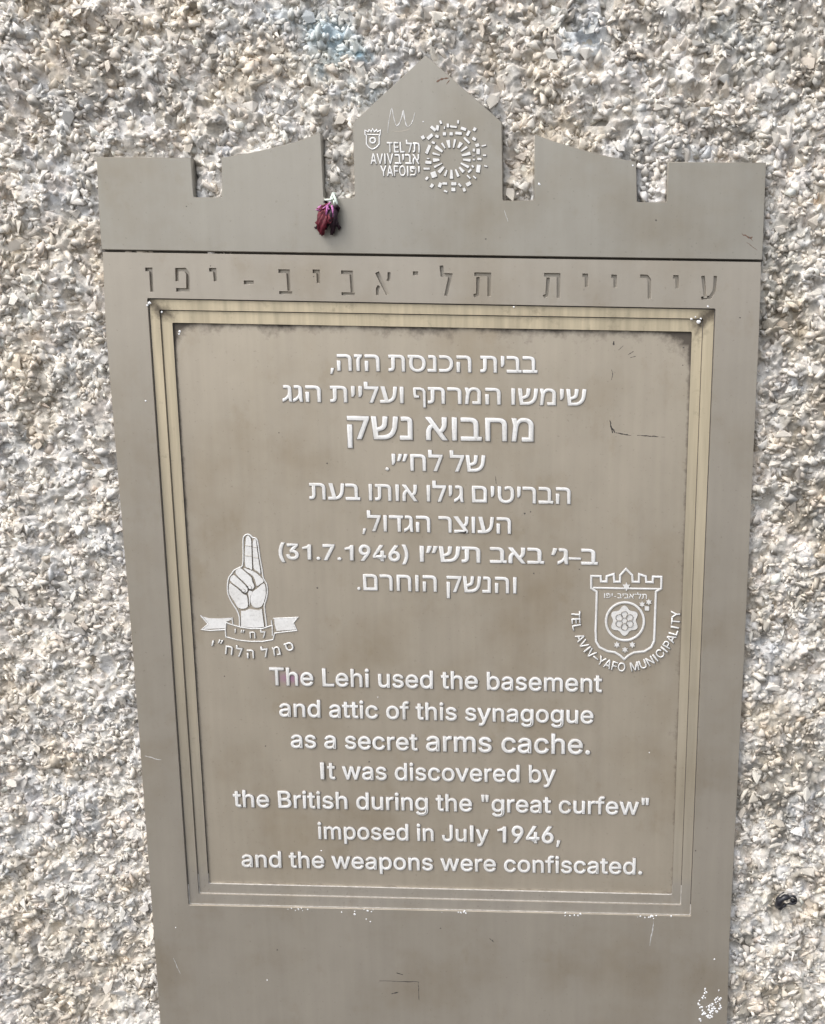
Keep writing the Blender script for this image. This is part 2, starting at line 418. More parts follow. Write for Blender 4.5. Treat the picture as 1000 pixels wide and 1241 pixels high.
WHH = width(hh); SPACE = width(hs_)-WHH; WHB = width(hb)
for c, (a, b, d) in tmp.items():
    me, co_ = verts(a); adv = width(b)-(WHB if HEB(c) else WHH)
    e = co_[:, 2].max()
    me.vertices.foreach_set('co', np.stack([co_[:, 0], -(co_[:, 2]+e*.2), co_[:, 1]], 1).ravel()); me.update()
    me.name = 'letter'; me.materials.clear(); me.materials.append(M['letter'])
    md, cd = verts(d); bpy.data.meshes.remove(md)
    LET[c] = (me, adv, co_[:, 0].min(), co_[:, 0].max(), cd[:, 1].max())
for o in [x for t in tmp.values() for x in t]+[hh, hs_, hb]:
    cu = o.data; bpy.data.objects.remove(o); bpy.data.curves.remove(cu)
CAP = LET['H'][4]; HCAP = LET['ה'][4]
# plain grotesque forms of three letters (straight I and l, flag-topped 1)
for c, lp_, adv in (('I', [(.09, 0), (.19, 0), (.19, CAP), (.09, CAP)], .28), ('l', [(.07, 0), (.165, 0), (.165, CAP*1.03), (.07, CAP*1.03)], .235),
                    ('1', [(.24, 0), (.34, 0), (.34, CAP), (.27, CAP), (.22, CAP*.90), (.08, CAP*.82), (.08, CAP*.71), (.24, CAP*.76)], .46)):
    me = curve_mesh('letter', [lp_], .012, .048, -.030); shift_y(me, -(.054)*1.2+0)
    me.materials.clear(); me.materials.append(M['letter'])
    LET[c] = (me, adv, lp_[0][0]-.015, lp_[1][0]+.015, CAP)
def add_glyph(c, loops, adv, dep=.012):
    me = join('letter', [curve_mesh('letter', [lp_], dep, .042, -.038) for lp_ in loops]); shift_y(me, -.062)
    me.materials.clear(); me.materials.append(M['letter'])
    LET[c] = (me, adv, min(p[0] for l in loops for p in l), max(p[0] for l in loops for p in l), HCAP)
def rr_(pts, k=4):
    return smooth_pts(pts, k)
Hh = HCAP-.05
add_glyph('ף', [ply([(.235, .245), (.10, .245), (.085, .33), (.085, Hh), (.27, Hh), (.36, Hh-.03), (.405, Hh-.10), (.41, -.17)], .105)], .49)
def glyph(c, origin, xdir, sx, sz, sd, parent, name='letter'):
    o = link(name, LET[c][0], None, parent)
    u = Vector((xdir[0], 0, xdir[1])).normalized(); up = Vector((-u.z, 0, u.x))
    mt = Matrix.Identity(4)
    for i in range(3):
        mt[i][0] = u[i]*sx; mt[i][1] = (0, sd, 0)[i]; mt[i][2] = up[i]*sz; mt[i][3] = origin[i]
    o.matrix_local = mt; return o
def line(s, x0, y0, x1, y1, h, y=Q3, parent=None, depth=None):
    a, b = P(x0, y0, y), P(x1, y1, y)
    mid_ = P((x0+x1)/2, (y0+y1)/2-h, y); mb = (a+b)/2
    heb = any(HEB(c) for c in s)
    sz = (mid_-mb).length/(HCAP if heb else CAP)
    pen, x = [], 0.0
    for c in s:
        if c == ' ': x += SPACE*(1.15 if heb else 1.0); continue
        pen.append((c, x)); x += LET[c][1]+(.012 if heb else .006)
    lo = pen[0][1]+LET[pen[0][0]][2]; hi = pen[-1][1]+LET[pen[-1][0]][3]
    d = b-a; sx = d.length/(hi-lo); u = d.normalized()
    for c, q in pen:
        zz = sz
        if heb and not HEB(c) and c not in ',.-–': zz = sz*HCAP/CAP*.98
        glyph(c, a+u*(q-lo)*sx+Vector((0, -.0001, 0)), (u.x, u.z), sx, zz, depth or min(sx, sz)*.42, parent)
for l in LINES: line(*l, parent=panel)

# ------------------------------------------------------------------ relief strokes and plates for the emblems
def stroke(pts, wd, h=.0007, y=Q3, closed=False, tf=lambda p: p, name='stroke'):
    """raised rounded ribbon along a picture polyline"""
    p = [np.array(tf(q), float) for q in pts]; n = len(p); v = []; f = []
    for i in range(n):
        if closed: a, b = p[i-1], p[(i+1) % n]; d1 = p[i]-a; d2 = b-p[i]
        else:
            d1 = p[i]-p[i-1] if i > 0 else p[1]-p[0]; d2 = p[i+1]-p[i] if i < n-1 else d1
        d1 = d1/np.linalg.norm(d1); d2 = d2/np.linalg.norm(d2); d = d1+d2; d = d/np.linalg.norm(d)
        nn = np.array([-d[1], d[0]]); k = 1/max(.55, float(np.dot(nn, np.array([-d1[1], d1[0]]))))
        wi = wd if not hasattr(wd, '__len__') else wd[i]
        for t, e in ((-.5, 0), (-.36, .75), (0, 1), (.36, .75), (.5, 0)):
            q = p[i]+nn*wi*t*k; v.append(P(q[0], q[1], y)+Vector((0, -h*e+.00012, 0)))
    for i in range(n if closed else n-1):
        j = (i+1) % n
        for k in range(4): f.append((i*5+k, i*5+k+1, j*5+k+1, j*5+k))
    if not closed: f += [(4, 3, 2, 1, 0), tuple((n-1)*5+k for k in range(5))]
    return mesh(name, v, f)
def smooth_pts(pts, k=3, closed=False):
    p = [np.array(q, float) for q in pts]; out = []; n = len(p)
    for i in range(n if closed else n-1):
        p0 = p[i-1] if (i > 0 or closed) else p[i]; p1 = p[i]; p2 = p[(i+1) % n]; p3 = p[(i+2) % n] if (i+2 < n or closed) else p2
        for j in range(k):
            t = j/k; out.append(tuple(.5*((2*p1)+(-p0+p2)*t+(2*p0-5*p1+4*p2-p3)*t*t+(-p0+3*p1-3*p2+p3)*t**3)))
    if not closed: out.append(tuple(p[-1]))
    return out
def plate(poly, h=.0007, y=Q3, tf=lambda p: p, name='plate', bev=.0003, sm=0, gr=0.0):
    pts = [tf(q) for q in poly]
    if sm: pts = smooth_pts(pts, sm, True)
    return slab(name, [xz(pts, y)], y-h, y+.0002, min(bev, h*.45), gr)

# ---- hand emblem
hand = bpy.data.objects.new('hand_emblem', None); C.objects.link(hand); hand.parent = plaque
hand.location = (0, 0, 0)
hz = lambda p: (p[0]/7.407+235, p[1]/7.407+640)
def hp(name, me): return link(name, me, M['letter'], hand)
hp('hand_outline', stroke(smooth_pts([(412, 882), (410, 800), (385, 730), (345, 670), (308, 590), (304, 500), (318, 440), (345, 405), (362, 378), (415, 352), (438, 335), (444, 250), (443, 120), (450, 75), (480, 55), (508, 63), (530, 84), (560, 92), (576, 130), (592, 250), (615, 380), (625, 450), (655, 500), (662, 580), (648, 650), (634, 700), (645, 800), (655, 888)], 2), 2.1, .0007, tf=hz))
hp('raised_finger', plate([(468, 110), (474, 78), (490, 66), (508, 80), (519, 115), (522, 200), (525, 300), (526, 372), (500, 358), (465, 343), (459, 250), (464, 160)], tf=hz, gr=.00022, sm=2))
hp('raised_finger', plate([(533, 118), (546, 98), (561, 106), (570, 180), (584, 280), (596, 350), (602, 410), (575, 388), (541, 362), (535, 280), (531, 180)], tf=hz, gr=.00022, sm=2))
hp('curled_finger', plate([(376, 398), (392, 370), (425, 358), (470, 395), (520, 440), (530, 480), (548, 520), (528, 548), (500, 530), (450, 478), (405, 438)], tf=hz, gr=.00022, sm=2, h=.0009))
hp('curled_finger', plate([(330, 470), (335, 440), (362, 418), (400, 448), (445, 490), (486, 540), (480, 572), (450, 575), (415, 540), (370, 505)], tf=hz, gr=.00022, sm=2, h=.0009))
hp('palm', plate([(450, 358), (500, 372), (550, 392), (600, 432), (632, 476), (600, 500), (568, 520), (553, 470), (530, 425), (480, 392)], tf=hz, gr=.00022, sm=2))
hp('palm', plate([(326, 492), (365, 518), (410, 552), (445, 588), (478, 604), (487, 650), (488, 702), (452, 722), (402, 714), (368, 660), (322, 590), (318, 530)], tf=hz, gr=.00022, sm=2))
hp('palm', plate([(572, 540), (610, 505), (640, 500), (650, 580), (638, 645), (612, 700), (570, 713), (532, 702), (512, 660), (517, 600), (540, 560)], tf=hz, gr=.00022, sm=2))
hp('wrist', plate([(424, 738), (460, 738), (500, 722), (540, 726), (585, 732), (615, 718), (626, 800), (638, 888), (540, 896), (424, 884)], tf=hz))
hp('ribbon_tail', plate([(78, 790), (140, 806), (240, 808), (338, 800), (345, 822), (292, 842), (286, 900), (150, 905), (80, 908), (134, 856)], tf=hz, h=.0005))
hp('ribbon_tail', plate([(722, 812), (830, 806), (932, 802), (892, 852), (918, 912), (820, 918), (742, 924), (724, 860)], tf=hz, h=.0005))
hp('ribbon_band', stroke([(62, 782), (130, 860), (72, 910), (150, 918), (284, 910), (290, 975), (400, 1004), (500, 1015), (620, 1016), (712, 1000), (728, 942), (820, 930), (925, 918), (895, 850), (935, 800), (715, 810)], 1.9, .0008, tf=hz))
hp('ribbon_band', stroke(smooth_pts([(286, 905), (290, 845), (330, 862), (420, 888), (520, 902), (620, 900), (706, 872), (708, 965)], 1), 1.9, .0008, tf=hz))
hp('ribbon_band', stroke([(345, 800), (352, 862)], 2.0, .0008, tf=hz)); hp('ribbon_band', stroke([(698, 825), (702, 868)], 2.0, .0008, tf=hz))
hp('nail', plate([(432, 548), (450, 540), (470, 556), (462, 572), (440, 568)], tf=hz, h=.0012, sm=2)); hp('nail', plate([(490, 518), (508, 510), (526, 528), (518, 546), (498, 540)], tf=hz, h=.0012, sm=2))
hp('palm', plate([(496, 560), (520, 562), (530, 575), (512, 610), (505, 690), (496, 690), (494, 620), (486, 590)], tf=hz, h=.0004, sm=2))
for a_, b_ in (((468, 155), (520, 160)), ((466, 245), (524, 250)), ((534, 168), (570, 172)), ((538, 262), (582, 265))):
    link('finger_crease', stroke([a_, b_], .8, .0012, tf=hz), M['bronze'], hand)
for s_ in ([(425, 545), (440, 572), (470, 580)], [(478, 520), (498, 548), (525, 553)], [(405, 545), (470, 590)]):
    link('nail_crease', stroke(s_, .9, .0012, tf=hz), M['dark_cut'], hand)
def put(c, px, py, ang, h, y=Q3, parent=hand, sxk=1.0):
    """one glyph centred on a picture point, baseline turned by ang degrees clockwise"""
    a = radians(ang); ux, uy = cos(a), sin(a)
    o0 = P(px, py, y); dx = P(px+ux, py+uy, y)-o0; up = P(px+uy, py-ux, y)-o0
    cap = HCAP if HEB(c) else CAP
    sz = up.length*h/cap; sx = dx.length*h/cap*sxk
    u = dx.normalized(); upv = Vector((-u.z, 0, u.x))
    zc = cap/2
    org = o0-u*(LET[c][2]+LET[c][3])/2*sx-upv*zc*sz+Vector((0, -.0001, 0))
    glyph(c, org, (u.x, u.z), sx, sz, min(sx, sz), parent)
for c, x, y_, a in (('י', 170, 1045, 16), ('״', 240, 1040, 12), ('ח', 320, 1095, 10), ('ל', 410, 1112, 6), ('ה', 512, 1128, 1), ('ל', 640, 1118, -6), ('מ', 745, 1102, -11), ('ס', 858, 1062, -17)):
    put(c, *hz((x, y_)), a, 10.0)
for c, x, y_, a in (('י', 375, 932, 4), ('״', 440, 942, 3), ('ח', 530, 958, 0), ('ל', 625, 955, -2)):
    put(c, *hz((x, y_)), a, 7.6)

# ---- municipal emblem
city = bpy.data.objects.new('city_emblem', None); C.objects.link(city); city.parent = plaque
mz = lambda p: (p[0]/7.143+690, p[1]/7.143+680)
def cp_(name, me, mat='letter'): return link(name, me, M[mat], city)
cp_('shield_outline', stroke([(190, 128), (272, 130), (276, 176), (322, 176), (324, 130), (384, 112), (390, 178), (438, 178), (440, 122), (491, 66), (545, 122), (549, 178), (602, 180), (604, 112), (662, 132), (666, 180), (722, 182), (724, 134), (797, 136), (795, 236), (750, 262), (744, 420), (738, 600), (734, 690), (708, 745), (650, 780), (560, 790), (512, 815), (475, 848), (440, 815), (395, 788), (330, 778), (262, 745), (232, 695), (228, 600), (234, 420), (238, 264), (190, 234)], 3.6, .0009, closed=True, tf=mz))
cp_('shield_bar', stroke([(205, 230), (480, 236), (785, 240)], 3.0, .0008, tf=mz))
circ = lambda cx, cy, r, n=40, ry=None: [(cx+r*cos(2*pi*i/n), cy+(ry or r)*sin(2*pi*i/n)) for i in range(n)]
cp_('ring', stroke(circ(482, 520, 164), 3.9, .0010, closed=True, tf=mz))
star = []
for i in range(72):
    t = 2*pi*i/72; r = 116+15*cos(6*(t-pi/2)); star.append((477+r*cos(t), 514+r*1.02*sin(t)))
cp_('lobed_star', plate(star, h=.0006, tf=mz))
for t in range(6):
    a = t*pi/3+pi/6
    cp_('petal_ring', stroke(circ(477+52*cos(a), 514+52*sin(a), 30, 12), 1.1, .0010, y=Q3-.0003, closed=True, tf=mz))
def star6(x, y, r): return [(x+(r if i % 2 == 0 else r*.5)*sin(pi*i/6), y-(r if i % 2 == 0 else r*.5)*cos(pi*i/6)) for i in range(12)]
for x, y, r in ((412, 722, 32), (482, 765, 32), (545, 722, 32), (494, 220, 42), (630, 372, 30), (688, 352, 32)):
    cp_('small_star', plate(star6(x, y, r), h=.0008, tf=mz, bev=.0001))
cp_('small_star', plate([(650, 385), (695, 388), (692, 430), (650, 428)], h=.0008, tf=mz))
line('תל־אביב-יפו'[::-1], *mz((300, 318)), *mz((672, 326)), 5.6, parent=city)
s = ARC_EN; pen = []; x = 0
for c in s:
    if c == ' ': x += .30; continue
    w_ = LET[c][1]; pen.append((c, x+w_/2)); x += w_+.035
a0, a1 = 183.0, -3.0; x0, x1 = pen[0][1], pen[-1][1]
for c, q in pen:
    t = radians(a0+(a1-a0)*(q-x0)/(x1-x0))
    put(c, 758.5+60.5*cos(t), 747.5+60.8*sin(t), math.degrees(t)-90, 10.2, parent=city, sxk=.96)

# ---- logo on the crown
logo = bpy.data.objects.new('crown_logo', None); C.objects.link(logo); logo.parent = plaque
lz = lambda p: (p[0]/5.556+430, p[1]/5.556+120)
def lp(name, me, mat='letter'): return link(name, me, M[mat], logo)
for s, x0_, x1_, b in (('TEL', 218, 338, 360), ('AVIV', 106, 264, 438), ('YAFO', 172, 346, 519)):
    line(s, *lz((x0_, b)), *lz((x1_, b)), 12.2, y=0, parent=logo, depth=.006)
for s, x0_, x1_, b in (('תל', 346, 441, 360), ('אביב', 270, 441, 438), ('יפו', 352, 441, 519)):
    line(s[::-1], *lz((x0_, b)), *lz((x1_, b+1)), 11.6, y=0, parent=logo, depth=.006)
lp('small_shield', stroke([(70, 212), (92, 222), (98, 208), (112, 222), (122, 202), (134, 222), (148, 208), (154, 222), (174, 212), (172, 240), (166, 248), (166, 305), (145, 328), (120, 340), (98, 328), (80, 305), (80, 248), (70, 240)], 2.0, .0006, y=0, closed=True, tf=lz))
lp('small_shield_centre', stroke(circ(122, 280, 18, 12), 2.6, .0006, y=0, closed=True, tf=lz)); lp('small_shield_bar', stroke([(84, 240), (162, 242)], 1.6, .0006, y=0, tf=lz))
def block(x, y, ww, hh_, rot, taper=1.0):
    a = radians(rot); c_, s_ = cos(a), sin(a)
    pts = [(-ww/2, -hh_/2), (ww/2, -hh_/2), (ww/2*taper, hh_/2), (-ww/2*taper, hh_/2)]
    lp('burst_block', plate([(x+u*c_-v_*s_, y+u*s_+v_*c_) for u, v_ in pts], h=.0006, y=0, tf=lz, bev=.00025))
for b in ((580, 158, 18, 28, -20), (697, 155, 16, 28, 5), (808, 205, 24, 28, 30), (805, 270, 30, 24, 30), (870, 315, 35, 14, -15), (875, 380, 26, 16, 0), (883, 453, 26, 14, 15), (808, 528, 30, 14, 40), (767, 573, 38, 28, -30), (738, 612, 22, 28, -20), (665, 610, 30, 28, 0), (613, 622, 28, 16, 20), (520, 585, 24, 30, 35), (487, 535, 28, 20, -50), (485, 470, 45, 18, 0), (495, 402, 22, 12, 0), (497, 428, 46, 24, 5), (460, 260, 26, 28, -30), (508, 255, 26, 50, 50), (530, 200, 24, 46, -50), (558, 196, 22, 40, 10), (605, 195, 12, 24, 0), (628, 180, 20, 30, 0), (665, 188, 50, 18, 8), (733, 202, 40, 24, 20), (765, 232, 22, 40, 30), (826, 312, 30, 26, -20), (832, 355, 28, 42, 0), (840, 405, 32, 20, 0), (833, 470, 30, 56, 8), (555, 253, 28, 22, 20), (605, 236, 26, 26, 0), (650, 236, 26, 26, 0), (700, 232, 48, 22, 5), (755, 280, 18, 58, -45), (530, 295, 26, 20, 20), (495, 340, 24, 66, 22), (803, 345, 20, 24, 0), (803, 385, 18, 10, 0), (803, 410, 20, 14, 0), (795, 455, 16, 22, -40), (775, 485, 18, 34, 45), (768, 525, 14, 36, -45), (533, 510, 40, 44, -20), (575, 580, 26, 36, 20), (607, 570, 36, 20, 0), (668, 572, 38, 26, 0), (708, 580, 16, 30, -40)):
    block(*b)
for k_ in range(17):
    a = 2*pi*(k_+.25)/17; r = 103+3*sin(k_*5.1)
    block(652+r*cos(a), 402+r*sin(a), 25+6*sin(k_*3.3), 56+10*sin(k_*2.1), math.degrees(a)+90, .6+.0*k_)

# ------------------------------------------------------------------ marks and wear on the plaque (thin, proud patches)
def mark(pts, wd, mat, y=Q3, h=.00022, name='scratch', parent=plaque):
    fp = smooth_pts(pts, max(1, int(24/len(pts))))
    wv = [wd*(.35+.95*random.random())*(1-.55*abs(2*i/(len(fp)-1)-1)**3) for i in range(len(fp))]
    me = stroke(fp, wv, h, y, name=name); return link(name, me, M[mat], parent)
def jag(a, b, n, amp):
    a = np.array(a, float); b = np.array(b, float)
    return [tuple(a+(b-a)*i/n+RNG.normal(0, amp*.8, 2)) for i in range(n+1)]
def fleck(px, py, r, mat='white_fleck', y=0.0, h=.0003, name='paint_fleck'):
    n = 7; a0_ = random.random()*6
    ring = [(px+r*(.6+.6*random.random())*cos(a0_+2*pi*i/n), py+r*(.6+.6*random.random())*sin(a0_+2*pi*i/n)) for i in range(n)]
    v = [P(a, b, y)+Vector((0, .0001, 0)) for a, b in ring]+[P(px+(a-px)*.5, py+(b-py)*.5, y)+Vector((0, -h, 0)) for a, b in ring]
    f = [(i, (i+1) % n, n+(i+1) % n, n+i) for i in range(n)]+[tuple(range(n, 2*n))]
    return link(name, mesh(name, v, f, True), M[mat], plaque)
W_ = 'logo_scratch'
mark([lz(q) for q in smooth_pts([(222, 228), (228, 160), (240, 100), (250, 60), (260, 110), (272, 160), (285, 182), (305, 155), (320, 110), (328, 78), (334, 120), (345, 170), (360, 187), (382, 165), (396, 130), (405, 92)], 2)], 1.7, 'pale_scratch', 0, .0003)
mark([lz(q) for q in ((245, 215), (300, 220), (370, 204))], 1.2, 'bronze', 0, .0002)
mark(jag((739, 509), (742, 525), 5, .5), 2.2, 'black_mark', name='dark_mark'); mark(jag((741, 518), (746, 525), 4, .7), 2.8, 'black_mark', name='dark_mark')
mark(jag((746, 524.5), (765, 527.8), 8, .3), 1.6, 'black_mark', name='dark_mark'); mark(jag((772, 527.6), (798.5, 529.2), 9, .25), 1.4, 'black_mark', name='dark_mark'); mark([(801.5, 529.6), (806, 529.8)], .9, 'black_mark', name='dark_mark')
mark([(744, 413.5), (743.6, 418.5)], 2.8, 'black_mark', name='dark_mark')
mark([(749.5, 424.5), (755.5, 419)], .9, 'dark_cut', name='dark_mark'); mark([(761, 430), (768, 425.8)], 1.2, 'dark_cut', name='dark_mark'); mark([(764, 433.4), (770.5, 431.8)], 1.4, 'dark_cut', name='dark_mark')
mark([(741, 448), (742.6, 453), (741, 460.5)], 1.1, 'dark_cut', name='dark_mark')
mark([(600.5, 577), (601.5, 587)], .8, 'black_mark', name='dark_mark')
for x, y, r in ((828.6, 421, 1.3), (827.5, 442.5, 1.0), (338, 524.5, 1.0), (396.5, 561.5, 1.2), (384.5, 712.5, 1.2), (447.5, 923.3, 1.2), (272, 819.5, 1), (322, 904, 1.2), (647, 695, 1.3), (715, 840.5, 1.1), (556, 857, .9), (398, 815, .9), (702, 690, 1.0), (636, 622, 1.6), (643, 620, 1.3)):
    fleck(x, y, r, 'dark_cut', Q3, .0002, 'dirt_speck')
for x, y, r in ((588.6, 289.6, 1.3), (795, 267, 1.6), (908.5, 288, 1.3), (226, 250, 1), (597, 1140, 1.3), (336, 1151, 1.4), (843, 1031, 1.2), (534, 1125, 1), (897, 385, 1.2), (380, 335, 1), (255, 322, .9)):
    fleck(x, y, r, 'dark_cut', 0, .0002, 'dirt_speck')
mark(jag((460, 1188.6), (508, 1190), 14, .25), 1.2, 'black_mark', 0, name='dark_mark'); mark(jag((507, 1190), (508, 1213), 6, .2), .9, 'black_mark', 0, name='dark_mark')
mark([(474.5, 1204.4), (483, 1202.4)], 1.6, 'black_mark', 0, name='dark_mark'); mark([(480.5, 1179), (488.5, 1181.4)], 1.3, 'black_mark', 0, name='dark_mark')
mark([(593, 1137), (599, 1142)], 1.2, 'dark_cut', 0, name='dark_mark')
mark([(529, 99.5), (535, 96), (544, 94.5)], 3.2, 'brown_mark', 0, name='rust_mark'); mark([(541, 102), (545, 97)], 1.6, 'brown_mark', 0, name='rust_mark')
mark([(905, 286), (909, 288.5), (912, 287)], 3.0, 'brown_mark', 0, name='rust_mark'); mark(jag((899, 283), (912, 291), 6, .6), 1.6, 'brown_mark', 0, name='rust_mark'); mark(jag((905, 294), (918, 303), 5, .5), .9, 'brown_mark', 0, name='rust_mark')
mark(jag((792.5, 1116), (787.5, 1146), 8, .35), 1.5, 'pale_scratch', 0); mark(jag((176, 916), (195, 921), 5, .3), .9, 'pale_scratch', 0); mark(jag((210, 1161), (219, 1180), 5, .5), .9, 'pale_scratch', 0)
mark(jag((611, 255), (616, 268), 5, .4), .8, 'pale_scratch', 0)
for x, y, r in ((653.6, 223, 2.0), (767, 200.5, 1.4), (513, 147.5, 1.2), (181, 367, 2.2), (178.5, 370, 1.6), (176.8, 486, 1.5), (430, 1108, 1.6), (444, 1114, 1.2), (449, 1117, 1), (213, 1124, 1.0), (866, 1162.5, 1.1), (623, 372, 1.3), (858, 371.5, 1.6), (324, 1188, .9)):
    fleck(x, y, r)
for x, y, r in ((217.5, 401.5, 2.0), (217, 405, 1.6), (458, 845, .9), (389.5, 1031, 1.0), (565, 820, .8), (787, 912, 1.0)):
    fleck(x, y, r, y=Q3)
for x, y, r in ((838, 386.5, 1.8), (847, 390, 2.6), (843, 384, 1.3), (849.5, 386, 1.5), (196, 378.5, 1.6), (222, 1080, 1.6)):
    fleck(x, y, r, y=Q1+.0002)
for k_ in range(46):                                   # paint spatter on the lower ledge
    cx_ = random.choice((360, 440, 450, 795, 785, 700, 560)); x = random.gauss(cx_, 9); y = 1099.5+(x-250)*.0206
    fleck(x, y+random.gauss(0, 1.3), random.uniform(.5, 1.3))
spl = [(155, 585), (150, 620), (125, 665), (110, 700), (80, 780), (105, 800), (120, 880), (130, 850), (85, 945), (180, 900), (200, 915), (230, 880), (265, 850), (290, 860), (320, 820), (330, 780), (330, 720), (280, 700), (285, 740), (310, 600), (315, 660), (225, 800), (200, 770), (250, 820), (230, 830), (215, 845), (250, 780), (185, 800)]
for x, y in spl:
    for _ in range(3): fleck(840+x/10+random.gauss(0, 1.1), 1141+y/10+random.gauss(0, 1.6), random.uniform(.6, 1.9))

# ------------------------------------------------------------------ dried flower
def tube(pts, radii, n=8):
    v, f = [], []; pts = [Vector(p) for p in pts]
    for i, p in enumerate(pts):
        d = (pts[min(i+1, len(pts)-1)]-pts[max(i-1, 0)]).normalized()
        a = d.orthogonal().normalized(); b = d.cross(a)
        if i and a.dot(pa) < 0: a = -a; b = -b
        pa = a
        for k in range(n):
            t = 2*pi*k/n; v.append(p+(a*cos(t)+b*sin(t))*radii[i])
    for i in range(len(pts)-1):
        for k in range(n): f.append((i*n+k, i*n+(k+1) % n, (i+1)*n+(k+1) % n, (i+1)*n+k))
    f += [tuple(range(n))[::-1], tuple((len(pts)-1)*n+k for k in range(n))]
    return v, f
fz = lambda x, y: (370+x/16.67, 225+y/16.67)
flower = bpy.data.objects.new('dried_flower', None); C.objects.link(flower)
fb = P(*fz(480, 1000), -.003); flower.location = fb+Vector((0, 0, ROOTZ))
flower['label'] = 'small wilted dark magenta flower head hanging from the notch left of the peaked top'
flower['category'] = 'flower'
def FP(x, y, d): return P(*fz(x, y), d)-fb
def ftube(name, pts, rad, mat):
    v, f = tube([FP(*p) for p in pts], [r*.00065 for r in rad]); return link(name, mesh(name, v, f, True), M[mat], flower)
ftube('stem', [(610, 215, .006), (600, 165, .001), (565, 165, -.002), (540, 230, -.003), (520, 290, -.0035), (500, 350, -.004)], [1.3, 1.5, 1.7, 1.9, 1.9, 1.4], 'calyx')
ftube('calyx', [(560, 160, -.001), (600, 250, -.0045), (635, 330, -.005), (650, 390, -.004), (665, 440, -.003)], [1.5, 1.5, 1.5, 1.1, .7], 'calyx')
ftube('calyx', [(560, 260, -.004), (530, 290, -.0045), (460, 290, -.004), (400, 290, -.003)], [1.4, 1.3, 1.2, 1.2], 'calyx')
ftube('calyx', [(585, 300, -.005), (580, 350, -.005), (590, 395, -.005)], [1.2, 1.1, .8], 'calyx')
for p_ in ([(500, 350, -.005), (455, 400, -.0065), (380, 450, -.006), (290, 495, -.005), (215, 480, -.004)], [(455, 410, -.0065), (440, 480, -.0075), (425, 600, -.0075)],
           [(540, 400, -.006), (560, 500, -.0075), (560, 640, -.007)], [(440, 440, -.006), (470, 470, -.007), (490, 480, -.007)], [(330, 400, -.004), (270, 450, -.004), (240, 500, -.003)]):
    ftube('fibre', p_, [1.3, 1.2, 1.0, .8, .5][:len(p_)], 'pink_fibre')
def petal(ctrl, wds, mat, twist=.4, seed=0):
    r = random.Random(seed); v, f = [], []; c = [FP(*p) for p in ctrl]
    n = 14; K = 7; base = smooth_pts([tuple(p) for p in c], max(1, n//(len(c)-1))); n = len(base)-1
    for i, p in enumerate(base):
        t = i/n; p = Vector(p); d = (Vector(base[min(i+1, n)])-Vector(base[max(i-1, 0)])).normalized()
        wd = np.interp(t, np.linspace(0, 1, len(wds)), wds)*.00065
        side = d.cross(Vector((0, 1, 0))).normalized(); a = twist*(t-.3)+r.uniform(-.12, .12)
        side = (Matrix.Rotation(a, 3, d) @ side); nrm = d.cross(side)
        for k in range(K):
            s_ = (k/(K-1)-.5)*2; crump = .0008*sin(s_*4.2+seed+t*7)+.0005*sin(s_*9+t*13+seed)+r.uniform(-.00018, .00018)
            edge = r.uniform(-.35, .25) if k in (0, K-1) else 0
            v.append(p+side*wd*(s_+edge)*.5+nrm*(crump-.0012*s_*s_))
    for i in range(n):
        for k in range(K-1):
            a = i*K+k; f.append((a, a+1, a+K+1, a+K))
    me = mesh('petal', v, f, True); o = link('petal', me, M[mat], flower)
    md = o.modifiers.new('thickness', 'SOLIDIFY'); md.thickness = .00025
    return o
petal([(430, 430, -.004), (350, 560, -.006), (310, 720, -.007), (300, 850, -.0065), (310, 980, -.004)], [6, 9, 11, 10, 6], 'petal', .5, 1)
petal([(420, 470, -.0055), (380, 620, -.0085), (340, 780, -.0092), (330, 900, -.007), (345, 1010, -.004)], [4, 7, 9, 8, 3], 'petal', -.5, 2)
petal([(400, 480, -.003), (300, 620, -.004), (270, 740, -.004), (240, 830, -.003), (190, 850, -.002)], [5, 7, 6, 4, 2], 'petal_dark', .8, 3)
petal([(520, 430, -.003), (470, 600, -.005), (430, 760, -.006), (400, 880, -.005)], [7, 10, 8, 3], 'petal_dark', .3, 4)
petal([(520, 440, -.005), (500, 560, -.008), (510, 700, -.008), (540, 830, -.006), (520, 985, -.003)], [6, 7, 6, 6, 3], 'petal_dark', .7, 5)
petal([(570, 430, -.005), (590, 560, -.007), (600, 720, -.007), (570, 860, -.005), (580, 960, -.003)], [6, 7, 5, 5, 2], 'petal_dark', -.7, 6)
petal([(600, 430, -.003), (620, 560, -.004), (600, 680, -.004), (640, 800, -.004), (690, 880, -.002)], [6, 5, 4, 4, 2], 'petal_dark', .9, 7)
petal([(590, 420, -.006), (640, 440, -.006), (685, 495, -.003)], [5, 5, 2], 'petal_dark', .4, 8)
petal([(480, 380, -.004), (380, 430, -.006), (290, 470, -.005), (240, 470, -.003)], [4, 5, 5, 2], 'petal', .6, 9)
petal([(450, 560, -.007), (480, 660, -.0085), (460, 760, -.008)], [5, 8, 3], 'petal', .6, 10)
petal([(430, 300, -.002), (400, 320, -.003), (385, 330, -.002)], [4, 4, 2], 'petal_dark', .6, 12)

